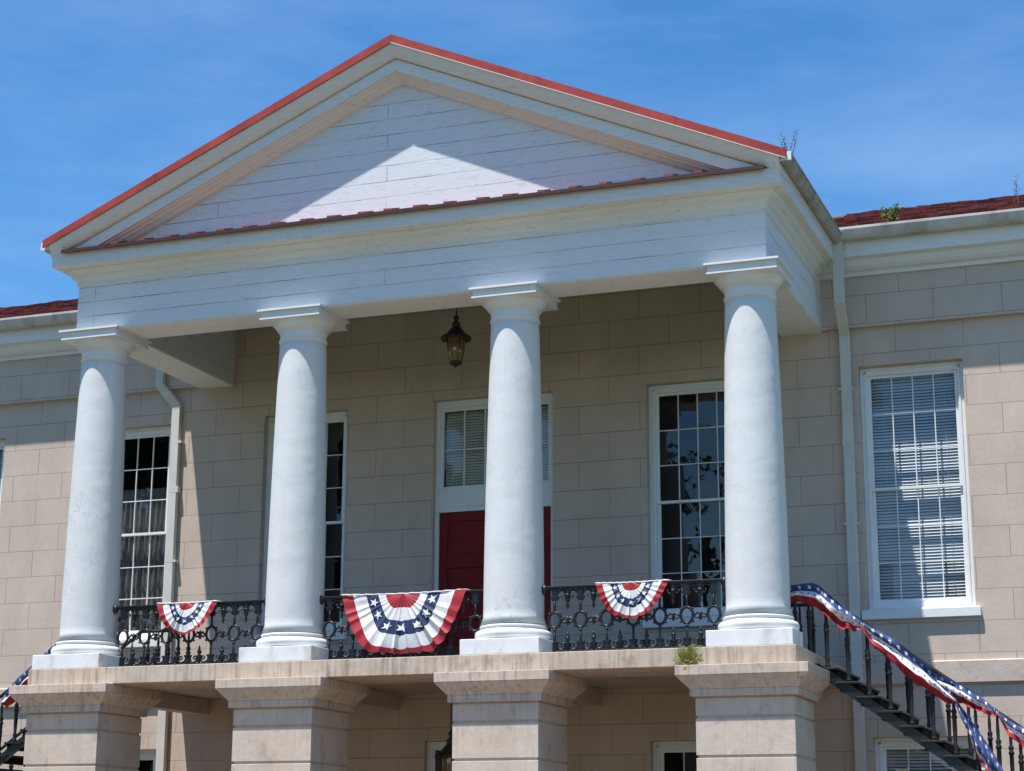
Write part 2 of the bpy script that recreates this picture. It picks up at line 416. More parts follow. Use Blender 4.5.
# main roof: tiles on a deck
rp = .385
def roofz(y): return 6.10 + (y - 3.30) * rp
m = MB()
m.poly([(-WX - .2, 3.30, 6.08), (WX + .2, 3.30, 6.08), (WX + .2, 8.6, roofz(8.6) - .02), (-WX - .2, 8.6, roofz(8.6) - .02)])
m.poly([(-WX - .2, 8.6, roofz(8.6) - .02), (WX + .2, 8.6, roofz(8.6) - .02), (WX + .2, 13.6, 6.08), (-WX - .2, 13.6, 6.08)])
m.poly([(-WX, 3.42, 5.95), (WX, 3.42, 5.95), (WX, 13.6, 5.95), (-WX, 13.6, 5.95)])
deck = m.build('roof', M['shingle'], B, fixn=False)
rng = random.Random(3)
for sx in (-1, 1):
    m = MB()
    sl = Vector((0, 1, rp)).normalized(); nrm = Vector((0, -rp, 1)).normalized()
    row = 0; y = 3.26
    while y < 8.5:
        x = 4.6 + rng.uniform(0, .25)
        while x < WX + .2:
            wd = rng.uniform(.20, .30)
            L = .30
            lift = rng.uniform(.015, .065)
            c = Vector((sx * (x + wd / 2), y, roofz(y))) + sl * (L / 2) + nrm * (.012 + lift * .5)
            tl = (sl + nrm * (-.075 - lift * .6)).normalized()
            tn = Vector((1, 0, 0)).cross(tl).normalized()
            ax = (Vector((1, 0, 0)) + tn * rng.uniform(-.07, .07) + tl * rng.uniform(-.06, .06)).normalized()
            m.obox(c, ax * (wd / 2 - .008), tl * (L / 2), tn * .014, rng.choice((0, 0, 1, 2)))
            x += wd
        y += .205; row += 1
    m.build('roof_tiles', [M['shingle'], M['shingle_b'], M['shingle_c']], deck)
m = MB(); m.tube([(-WX - .2, 8.6, roofz(8.6) - .01), (WX + .2, 8.6, roofz(8.6) - .01)], .045, 8); m.build('ridge_cap', M['shingle'], deck)

# ---- windows
def window(kind, z0, z1, low=False):
    """built about x = 0; z0 bottom of sill, z1 top of opening"""
    zf = z0 + .16
    m = MB(); yf, yb = D + .125, D + .24
    m.box(-.718, -.62, yf, yb, zf, z1 - .002); m.box(.62, .718, yf, yb, zf, z1 - .002)
    m.box(-.62, .62, yf, yb, z1 - .115, z1 - .002); m.box(-.62, .62, yf, yb, zf, zf + .05)
    m.box(-.66, -.63, yf - .014, yf, zf, z1 - .06); m.box(.63, .66, yf - .014, yf, zf, z1 - .06); m.box(-.66, .66, yf - .014, yf, z1 - .09, z1 - .06)
    f = m.build('window', M['sash'], B, .004)
    zm = (zf + .05 + z1 - .115) / 2; zt = z1 - .115; zb = zf + .05
    for nm, a, b, y0, bot in (('upper_sash', zm - .02, zt, D + .16, .04), ('lower_sash', zb, zm + .02, D + .198, .085)):
        m = MB(); y1 = y0 + .035
        m.box(-.62, -.575, y0, y1, a, b); m.box(.575, .62, y0, y1, a, b)
        m.box(-.575, .575, y0, y1, b - .04, b); m.box(-.575, .575, y0, y1, a, a + bot)
        h = (b - .04 - a - bot)
        for k in (1, 2, 3): m.box(-.575 + 1.15 * k / 4 - .0072, -.575 + 1.15 * k / 4 + .0072, y0 + .004, y1 - .004, a + bot, b - .04)
        for k in (1, 2):
            zz = a + bot + h * k / 3
            for j in range(4): m.box(-.575 + 1.15 * j / 4 + (.0072 if j else 0), -.575 + 1.15 * (j + 1) / 4 - (.0072 if j < 3 else 0), y0 + .004, y1 - .004, zz - .0072, zz + .0072)
        m.build(nm, M['sash'], f, .002)
        m = MB(); yy = y0 + .018; n = 4
        for i in range(4):
            for k in range(3):
                xa, xb = -.575 + 1.15 * i / 4 + .011, -.575 + 1.15 * (i + 1) / 4 - .011
                za, zc = a + bot + h * k / 3 + .011, a + bot + h * (k + 1) / 3 - .011
                tx, tz = rng.uniform(-.004, .004), rng.uniform(-.004, .004)
                m.poly([(xa, yy - tx - tz, za), (xb, yy + tx - tz, za), (xb, yy + tx + tz, zc), (xa, yy - tx + tz, zc)])
        m.build('pane', M['glass'], f, fixn=False)
    m = MB(); m.box(-.79, .79, D - .075, D + .20, z0, z0 + .125); m.frustum((-.718, .718, D - .03, D + .20), z0 + .125, (-.718, .718, D + .06, D + .20), z0 + .16)
    m.build('sill', M['sash'], f, .006)
    if kind in ('blind', 'blind_dull'):
        m = MB(); zz = zt - .03; k = 0
        while zz > zb + .03:
            dx = .0; s = .020
            t = R(56 + 5 * math.sin(k * .7))
            vs = []
            for x in (-.60, -.2, .2, .60):
                sag = -.003 * (1 - abs(x) / .6) + rng.uniform(-.0015, .0015)
                vs += [(x, D + .29 - s * math.cos(t), zz - s * math.sin(t) + sag), (x, D + .29 + s * math.cos(t), zz + s * math.sin(t) + sag)]
            m.add(vs, [(0, 2, 3, 1), (2, 4, 5, 3), (4, 6, 7, 5)])
            zz -= .043; k += 1
        for x in (-.42, 0, .42): m.tube([(x, D + .262, zb + .03), (x, D + .262, zt)], .002, 4)
        m.box(-.61, .61, D + .27, D + .32, zt - .02, zt + .03); m.box(-.60, .60, D + .28, D + .305, zb + .005, zb + .03)
        m.build('blind', M[kind], f, fixn=False)
    if kind == 'curtain':
        m = MB(); n = 90
        top, bot = zt - .85, zb
        pr = []
        for k in range(n + 1):
            x = -.61 + 1.22 * k / n
            pr.append((x, D + .33 + .022 * math.sin(k * .9) + .012 * math.sin(k * .37 + 1)))
        vs = [(x, y, z) for z in (bot, top) for x, y in pr]
        m.add(vs, [(k, k + 1, n + 2 + k, n + 1 + k) for k in range(n)], 0, True)
        m.build('curtain', M['curtain'], f, fixn=False)
    return f
protos = {}
for x, kd in zip(WINX, ('blind', 'curtain', 'dark', 'dark', 'blind', 'blind')):
    if kd not in protos:
        protos[kd] = window(kd, *UP); protos[kd].location = (x, 0, 0)
    else: copy_part(protos[kd], B, (x, 0, 0))
lp = {}
for x, kd in zip(WINX, ('blind_dull', 'dark', 'dark', 'dark', 'blind_dull', 'blind_dull')):
    if kd not in lp:
        lp[kd] = window(kd, *LOW); lp[kd].location = (x, 0, 0)
    else: copy_part(lp[kd], B, (x, 0, 0))

# ---- balcony door with transom
m = MB(); yf, yb = D + .09, D + .20
m.box(-.948, -.888, yf, yb, .03, 4.265); m.box(.888, .948, yf, yb, .03, 4.265); m.box(-.888, .888, yf, yb, 4.16, 4.265)
m.box(-.888, .888, yf + .01, yb, 2.56, 2.90); m.box(-.76, .76, yf - .004, yf + .01, 2.63, 2.83)
df = m.build('balcony_door', M['sash'], B, .004)
m = MB()
m.box(-.888, -.838, yf + .03, yb - .02, 2.90, 4.16); m.box(.838, .888, yf + .03, yb - .02, 2.90, 4.16)
m.box(-.838, .838, yf + .03, yb - .02, 4.11, 4.16); m.box(-.838, .838, yf + .03, yb - .02, 2.90, 2.95)
for k in range(1, 5): m.box(-.838 + 1.676 * k / 5 - .009, -.838 + 1.676 * k / 5 + .009, yf + .035, yb - .03, 2.95, 4.11)
for k in range(5): m.box(-.838 + 1.676 * k / 5 + .009, -.838 + 1.676 * (k + 1) / 5 - .009, yf + .035, yb - .03, 3.50, 3.518)
m.build('transom', M['sash'], df, .002)
m = MB(); m.poly([(-.838, yf + .06, 2.95), (.838, yf + .06, 2.95), (.838, yf + .064, 4.11), (-.838, yf + .064, 4.11)]); m.build('pane', M['glass'], df, fixn=False)
m = MB(); zz = 4.1
while zz > 2.93:
    t = R(60); s = .024
    m.poly([(-.85, D + .26 - s * math.cos(t), zz - s * math.sin(t)), (.85, D + .26 - s * math.cos(t), zz - s * math.sin(t)), (.85, D + .26 + s * math.cos(t), zz + s * math.sin(t)), (-.85, D + .26 + s * math.cos(t), zz + s * math.sin(t))]); zz -= .043
m.build('blind', M['blind_dull'], df, fixn=False)
for sx in (-1, 1):
    m = MB(); xa, xb = sorted((sx * .004, sx * .886)); y0, y1 = D + .13, D + .18
    st = .13; zr = (.05, .28, .95, 1.10, 1.72, 1.87, 2.42, 2.555)
    m.box(xa, xa + st, y0, y1, .05, 2.555); m.box(xb - st, xb, y0, y1, .05, 2.555)
    for k in range(0, 8, 2): m.box(xa + st, xb - st, y0, y1, zr[k], zr[k + 1])
    for k in range(1, 7, 2):
        m.box(xa + st, xb - st, y0 + .022, y1 - .01, zr[k], zr[k + 1])
        m.box(xa + st + .06, xb - st - .06, y0 + .012, y0 + .022, zr[k] + .06, zr[k + 1] - .06)
    lf_ = m.build('door_leaf', M['door'], df, .004)
    if sx > 0:
        m = MB(); m.lathe(.075, D + .105, [(.012, 1.03), (.03, 1.04), (.034, 1.06), (.03, 1.08), (.012, 1.09)], 12); m.box(.045, .105, D + .118, D + .13, .98, 1.16); m.build('handle', M['lamp_metal'], lf_)
# ground floor door
m = MB()
m.box(-1.018, -.89, yf, yb, GZ + .06, -.815); m.box(.89, 1.018, yf, yb, GZ + .06, -.815); m.box(-.89, .89, yf, yb, -.94, -.815)
m.box(-.96, -.925, yf - .014, yf, GZ + .06, -.87); m.box(.925, .96, yf - .014, yf, GZ + .06, -.87)
gd = m.build('entrance_door', M['sash'], B, .004)
for sx in (-1, 1):
    m = MB(); xa, xb = sorted((sx * .004, sx * .886)); y0, y1 = D + .09, D + .14
    m.box(xa, xa + .13, y0, y1, GZ + .06, -.945); m.box(xb - .13, xb, y0, y1, GZ + .06, -.945)
    for a, b in ((GZ + .06, GZ + .3), (-2.9, -2.75), (-1.10, -.945)): m.box(xa + .13, xb - .13, y0, y1, a, b)
    m.box(xa + .13, xb - .13, y0 + .022, y1 - .01, GZ + .3, -2.9); m.box(xa + .13, xb - .13, y0 + .022, y1 - .01, -2.75, -1.10)
    m.build('door_leaf', M['door_brown'], gd, .004)

# ---- balcony slab, beams under it
m = MB()
m.box(-5.27, 5.27, -.02, 1.07, -.225, -.002)
m.box(-5.09, 5.27, 1.07, D - .003, -.13, -.003)
slab = m.build('balcony_slab', M['stone'], B, .008)
m = MB(); m.box(-4.9, 5.2, 1.0, D - .03, -.006, .004); m.box(-4.17, 4.17, .12, 1.0, -.006, .004); m.build('floor_boards', M['floor'], slab)
for cx in CX:
    m = MB(); m.box(cx - .13, cx + .13, 1.272, D - .003, -.36, -.134); m.build('balcony_beam', M['pier'], B, .006)

# ---- piers
def pier():
    m = MB()
    cuts = [-.59, -.823, -1.283, -1.743, -2.203, -2.663, -3.123, -3.583, GZ]
    for a, b in zip(cuts[:-1], cuts[1:]):
        m.box(-.563, .563, CY - .55, CY + .55, b + .015, a - .015)
    m.box(-.545, .545, CY - .532, CY + .532, GZ, -.58)
    p = m.build('pier', M['pier'], B, .006)
    m = MB()
    m.box(-.755, .755, CY - .715, CY + .745, -.345, -.2255)
    m.frustum((-.755, .755, CY - .715, CY + .745), -.345, (-.615, .615, CY - .605, CY + .605), -.50)
    m.box(-.615, .615, CY - .605, CY + .605, -.585, -.50)
    m.build('pier_capital', M['stone_cap'], p, .006)
    return p
M['stone_cap'] = stained_stone('pier capital stucco', (.60, .50, .42), (.26, .20, .16), .75)
p0 = pier(); p0.location = (CX[0], 0, 0)
p0.location = (CX[0] + .02, 0, 0)
for cx in (CX[1] + .01, CX[2] - .035, CX[3] - .065): p4 = copy_part(p0, B, (cx, 0, 0))
p4.scale = (1.055, 1, 1)

# ---- columns
def column():
    m = MB()
    prof = []
    zb, zt = .40, 4.36
    for k in range(41):
        t = k / 40; z = zb + (zt - zb) * t
        r = .388 - .070 * (t ** 1.6) + (.035 * max(0, 1 - t / .02) ** 2)
        prof.append((r, z))
    m.lathe(0, CY, prof, 72)
    c = m.build('column', M['column'], B)
    m = MB(); m.box(-.525, .525, 0.0, .565, 0, .195); m.build('plinth', M['plinth'], c, .008)
    m = MB(); pr = [(.43, .195), (.43, .205)]
    for k in range(13):
        a = -PI / 2 + PI * k / 12; pr.append((.432 + .060 * math.cos(a), .268 + .063 * math.sin(a)))
    pr += [(.425, .333), (.42, .345)]
    for k in range(7):
        a = -PI / 2 + PI * k / 6; pr.append((.412 + .020 * math.cos(a), .368 + .022 * math.sin(a)))
    pr += [(.404, .395), (.396, .42), (.390, .46)]
    m.lathe(0, CY, pr, 72); m.build('column_base', M['column'], c)
    m = MB(); pr = [(.318, 4.34)]
    for k in range(7):
        a = -PI / 2 + PI * k / 6; pr.append((.322 + .010 * math.cos(a), 4.395 + .014 * math.sin(a)))
    pr += [(.318, 4.412), (.320, 4.50), (.326, 4.503), (.328, 4.518), (.338, 4.522), (.340, 4.537)]
    for k in range(9):
        a = k / 8; pr.append((.345 + .085 * a, 4.54 + .115 * a ** 1.35))
    pr += [(.428, 4.665)]
    m.lathe(0, CY, pr, 72)
    q = .436
    m.box(-q, q, CY - q, CY + q, 4.652, 4.79 - .002)
    q = .450; m.box(-q, q, CY - q, CY + q, 4.648, 4.668)
    q = .476; m.box(-q, q, CY - q, CY + q, 4.758, 4.786)
    m.build('capital', M['column_cap'], c)
    return c
M['column_cap'] = M['trim']
c0 = column(); c0.location = (CX[0], 0, 0)
for cx in CX[1:]: c4 = copy_part(c0, B, (cx, 0, 0))
m = MB(); m.box(-.525, .525, .567, 1.05, 0, .195); m.build('plinth_back', M['plinth'], c4, .004)

# ---- entablature
FX, FY = 5.0, .205
m = MB()
m.box(-FX, FX, FY, FY + .64, EZ, 5.88)
m.box(-FX, -FX + .61, FY + .64, D - .002, EZ, 5.88); m.box(FX - .61, FX, FY + .64, D - .002, EZ, 5.88)
ent = m.build('entablature', M['board'], B, .006)
m = MB()    # soffit boards, a hair below the beams
zs_ = EZ - .012
m.box(-FX + .012, FX - .012, FY + .012, FY + .628, zs_, EZ - .001)
m.box(-FX + .012, -FX + .598, FY + .631, D - .004, zs_, EZ - .001); m.box(FX - .598, FX - .012, FY + .631, D - .004, zs_, EZ - .001)
m.build('beam_soffit', M['soffit'], ent)
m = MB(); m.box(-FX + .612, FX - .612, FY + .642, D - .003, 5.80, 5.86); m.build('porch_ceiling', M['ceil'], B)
# horizontal cornice with mitred corners: (offset, z)
hc = [(0, 5.455), (.02, 5.462), (.02, 5.52), (.075, 5.555), (.09, 5.585), (.09, 5.602), (.15, 5.632), (.175, 5.66), (.175, 5.676), (.235, 5.69), (.30, 5.69), (.30, 5.885), (0, 5.885)]
def ring(corner):
    r = []
    for o_, z in hc:
        x = FX + o_ * .9; y = FY - o_
        r.append({0: (-x, D - .35, z), 1: (-x, y, z), 2: (x, y, z), 3: (x, D - .35, z)}[corner])
    return r
m = MB(); m.sweep([ring(k) for k in range(4)])
m.build('cornice', M['cornice'], B, .004)

# ---- pediment
ZT, SL = 8.42, .438
def zt(x): return ZT - SL * abs(x)
m = MB()
vs = []
xe = (ZT - .50 - 5.87) / SL
m.add([(-xe, .2, 5.87), (xe, .2, 5.87), (0, .2, ZT - .50), (-xe, .5, 5.87), (xe, .5, 5.87), (0, .5, ZT - .50)], [(0, 1, 2), (3, 5, 4), (0, 3, 4, 1), (1, 4, 5, 2), (2, 5, 3, 0)])
m.build('tympanum', M['tympanum'], B)
def rake(prof, name, mat, xend, y_back=None, bev=0):
    m = MB()
    rings = []
    for x in (-xend, 0, xend): rings.append([(x, y, zt(x) + dz) for y, dz in prof])
    m.sweep(rings, closed_prof=True); return m.build(name, mat, B, bev)
rc = rake([(-.03, -.285), (-.045, -.30), (-.045, -.462), (-.01, -.462), (.02, -.485), (.045, -.49), (.075, -.52), (.10, -.53), (.135, -.56), (.16, -.572), (.198, -.58), (.4, -.58), (.4, -.285)], 'raking_cornice', M['cornice'], 5.1)
rake([(-.085, -.282), (-.10, -.275), (-.125, -.245), (-.155, -.20), (-.18, -.15), (-.19, -.122), (-.185, -.05), (.4, -.05), (.4, -.282)], 'rake_moulding', M['cornice'], 5.28)
rf = rake([(-.200, -.118), (-.217, -.118), (-.217, 0), (9.0, 0), (9.0, -.04), (-.19, -.04)], 'porch_roof', M['red_metal'], 5.37)
m = MB()
for sx in (-1, 1):
    for xx in (.45 + .45 * k for k in range(11)):
        m.sweep([[(sx * (xx - .012), y, zt(xx) + .0), (sx * (xx - .012), y, zt(xx) + .03), (sx * (xx + .012), y, zt(xx) + .03), (sx * (xx + .012), y, zt(xx) - .01)] for y in (.12, 8.9)])
# a lapped joint and light lip under the drip edge
m.build('standing_seams', M['red_metal'], rf)
for xx, wl in ((-3.6, .03), (-1.75, .025), (2.12, .03), (3.95, .025)):
    m = MB(); m.sweep([[(x, y, zt(x) + dz) for y, dz in ((-.2215, -.119), (-.2215, .004), (-.1, .004), (-.1, -.02), (-.218, -.02), (-.218, -.119))] for x in (xx - wl, xx + wl)], closed_prof=True)
    m.build('flashing_lap', M['red_metal'], rf)
m = MB(); m.sweep([[(x, y, zt(x) + dz) for y, dz in ((-.222, -.116), (-.222, -.124), (-.19, -.124), (-.19, -.119))] for x in (0, 5.37)], closed_prof=True)
m.build('drip_edge', M['drip'] if 'drip' in M else M['trim'], rf)
# tin ledge over the horizontal cornice with folded seam tabs
m = MB(); xl = 5.08
m.sweep([[(x, y, z) for y, z in ((-.162, 5.868), (-.166, 5.905), (.205, 6.03), (.205, 5.887), (-.145, 5.887))] for x in (-xl, xl)], closed_prof=True)
rr = random.Random(5)
tin = m.build('ledge_flashing', M['tin'], B)
m = MB(); m.box(-xl - .003, xl + .003, -.171, -.1665, 5.862, 5.909); m.build('drip_edge', M['brown'], tin)
for k in range(-11, 12):
    x = k * .425 + rr.uniform(-.03, .03)
    if abs(x) > 4.6: continue
    m = MB(); wd = rr.uniform(.045, .065)
    m.sweep([[(x - wd, y, z + dz) for y, z, dz in ((-.150, 5.905, 0), (-.150, 5.905, .04), (.1, 5.98, .055), (.1, 5.98, 0))], [(x + wd, y, z + dz) for y, z, dz in ((-.150, 5.905, 0), (-.150, 5.905, .035), (.1, 5.98, .05), (.1, 5.98, 0))]], closed_prof=True)
    m.build('seam_tab', M['tab'], tin)
# side gutters of the porch
for sx in (-1, 1):
    m = MB(); m.box(min(sx * 5.2, sx * 5.288), max(sx * 5.2, sx * 5.288), -.09, 3.3, 5.886, 6.028); m.build('porch_fascia', M['cornice'], B)
    pr = [(5.29, 6.03), (5.29, 5.93), (5.32, 5.905), (5.36, 5.91), (5.395, 5.96), (5.41, 6.02), (5.425, 6.025), (5.425, 6.045), (5.41, 6.045), (5.40, 6.03)]
    m = MB(); m.sweep([[(sx * x, y, z) for x, z in pr] for y in (-.155, 3.26)], closed_prof=True)
    gt = m.build('porch_gutter', M['old_gutter'], B, .002)
    m = MB(); m.box(min(sx * 5.285, sx * 5.43), max(sx * 5.285, sx * 5.43), -.165, -.150, 5.935, 6.047); m.build('gutter_end', M['trim'], gt, .003)
# downspouts
def spout(pts, name='downspout'):
    m = MB(); hw, hd = .072, .045
    for (a, b) in zip(pts[:-1], pts[1:]):
        a, b = Vector(a), Vector(b); t = (b - a).normalized()
        ax = Vector((1, 0, 0)) - t * t.x; ax.normalize(); ay = t.cross(ax)
        m.obox((a + b) / 2, ax * hw, ay * hd, t * ((b - a).length / 2 + .02))
    sp = m.build(name, M['spout'], B, .008)
    z = 3.9
    while z > -3.6:
        x, y, _ = pts[-1]
        m = MB(); m.box(x - .10, x + .10, y - .05, y + .06, z, z + .035); z -= 1.9; m.build('strap', M['spout'], sp)
    for zc in (3.15, .35, -2.2):
        m = MB(); m.box(x - .078, x + .078, y - .051, y + .04, zc - .05, zc + .05); m.build('spout_joint', M['spout'], sp, .004)
spout([(5.335, 3.285, 5.99), (5.335, 3.30, 5.08), (5.315, 3.685, 4.70), (5.31, 3.69, GZ + .05)])
spout([(-5.64, 3.60, 5.50), (-5.64, 3.60, 4.86), (-5.36, 3.685, 4.52), (-5.33, 3.69, GZ + .05)])

# ------------------------------------------------------------------ balcony railings (three bays)
RY = CY
def railing(cx, label):
    t = thing('iron_railing', label, 'railing', (cx, RY, 0), 'cast iron railings between the columns')
    L = 1.165; n = 7; sp = .343; DZ = -.06
    def X(k): return cx + (k - (n - 1) / 2) * sp
    m = MB(); m.box(cx - L, cx + L, RY - .032, RY + .032, .918, .943); m.box(cx - L, cx + L, RY - .02, RY + .02, .90, .918)
    m.build('top_rail', M['iron'], t, .004)
    m = MB(); m.box(cx - L + .115, cx + L - .115, RY - .018, RY + .018, .10, .132); m.build('bottom_rail', M['iron'], t, .004)
    for s in (-1, 1):
        m = MB(); m.lathe(cx + s * L, RY, [(.012, .84), (.04, .87), (.045, .91), (.035, .95), (.012, .965)], 12); m.build('end_knob', M['iron'], t)
    first = None
    def arc(c, rx, rz, a0, a1, r, m, k=10, mi=0):
        m.tube([(c[0] + rx * math.cos(R(a0 + (a1 - a0) * i / k)), RY, c[1] + rz * math.sin(R(a0 + (a1 - a0) * i / k))) for i in range(k + 1)], r, 6)
    x = X(0)
    # baluster: shaft, oval ring, moulded cap, foot
    m = MB()
    m.tube([(x, RY, .13), (x, RY, .42)], .016, 8); m.tube([(x, RY, .61), (x, RY, .78)], .016, 8)
    m.tube([(x + .078 * math.cos(2 * PI * i / 24), RY, .515 + .098 * math.sin(2 * PI * i / 24)) for i in range(24)], .019, 7, closed=True)
    for q in (45, 135, 225, 315):           # lugs round the ring
        a = R(q); m.tube([(x + .085 * math.cos(a), RY, .515 + .10 * math.sin(a)), (x + .118 * math.cos(a), RY, .515 + .118 * math.sin(a)), (x + .125 * math.cos(a), RY, .515 + .10 * math.sin(a))], [.016, .014, .007], 6)
    for q in (90, 270): a = R(q); m.lathe(x, RY, [(.004, .515 + .128 * math.sin(a) - .022), (.026, .515 + .128 * math.sin(a)), (.004, .515 + .128 * math.sin(a) + .022)], 8, cap=False)
    m.box(x - .058, x + .058, RY - .02, RY + .02, .785, .808); m.box(x - .038, x + .038, RY - .017, RY + .017, .757, .785)
    m.frustum((x - .030, x + .030, RY - .016, RY + .016), .808, (x - .046, x + .046, RY - .018, RY + .018), .90)
    m.box(x - .052, x + .052, RY - .019, RY + .019, .218, .242); m.frustum((x - .036, x + .036, RY - .018, RY + .018), .13, (x - .024, x + .024, RY - .016, RY + .016), .218)
    bal = m.build('baluster', M['iron'], t)
    # panel between two balusters: cusped arches, pendant, link, finial and scrolls
    xm = x + sp / 2; m = MB()
    arc((x + .10, .80), .078, .088, 185, 15, .014, m); arc((x + sp - .10, .80), .078, .088, -5, 165, .014, m)
    arc((x + .132, .822), .034, .034, 100, -200, .010, m); arc((x + sp - .132, .822), .034, .034, 80, 380, .010, m)
    m.box(xm - .03, xm + .03, RY - .014, RY + .014, .872, .90)
    m.lathe(xm, RY, [(.010, .90), (.028, .87), (.016, .853), (.042, .832), (.044, .812), (.018, .787), (.032, .762), (.026, .745), (.011, .73), (.022, .70), (.016, .672), (.001, .64)], 10)
    pend = m.build('pendant', M['iron'], t)
    m = MB()
    m.tube([(x + .09, RY, .518), (x + .115, RY, .520), (xm - .04, RY, .548), (xm, RY, .515), (xm + .04, RY, .548), (x + sp - .115, RY, .520), (x + sp - .09, RY, .518)], [.016, .012, .016, .014, .016, .012, .016], 7)
    m.tube([(x + .10, RY, .50), (xm - .05, RY, .482), (xm, RY, .50), (xm + .05, RY, .482), (x + sp - .10, RY, .50)], .013, 7)
    m.lathe(xm, RY, [(.001, .445), (.024, .468), (.015, .495), (.030, .528), (.014, .552), (.001, .575)], 10)
    link = m.build('link', M['iron'], t)
    m = MB()
    for sg in (-1, 1):
        c = xm + sg * .082
        m.tube([(c + sg * .058 * math.cos(a), RY, .197 + .056 * math.sin(a)) for a in [0.35 - i * PI * 1.35 / 12 for i in range(13)]], [.015] * 9 + [.013, .011, .009, .007], 7)
        m.tube([(c - sg * .020 + sg * .022 * math.cos(a), RY, .205 + .022 * math.sin(a)) for a in [i * 2 * PI / 8 for i in range(8)]], .010, 6, closed=True)
        m.tube([(c + sg * .054, RY, .205), (c + sg * .072, RY, .236), (c + sg * .10, RY, .236)], .013, 6)
    m.lathe(xm, RY, [(.016, .132), (.028, .16), (.017, .19), (.036, .222), (.016, .25), (.033, .275), (.027, .297), (.011, .312), (.018, .328), (.001, .372)], 10)
    fin = m.build('finial', M['iron'], t)
    for k in range(1, n): copy_part(bal, t, (k * sp, 0, 0))
    for k in range(1, n - 1):
        for o_ in (pend, link, fin): copy_part(o_, t, (k * sp, 0, 0))
    for ch in t.children: ch.location.z += DZ
    return t
railing(-3.128, 'black cast iron railing with ring pattern between the two left columns')
railing(0, 'black cast iron railing with ring pattern behind the large bunting in front of the door')
railing(3.128, 'black cast iron railing with ring pattern between the two right columns')

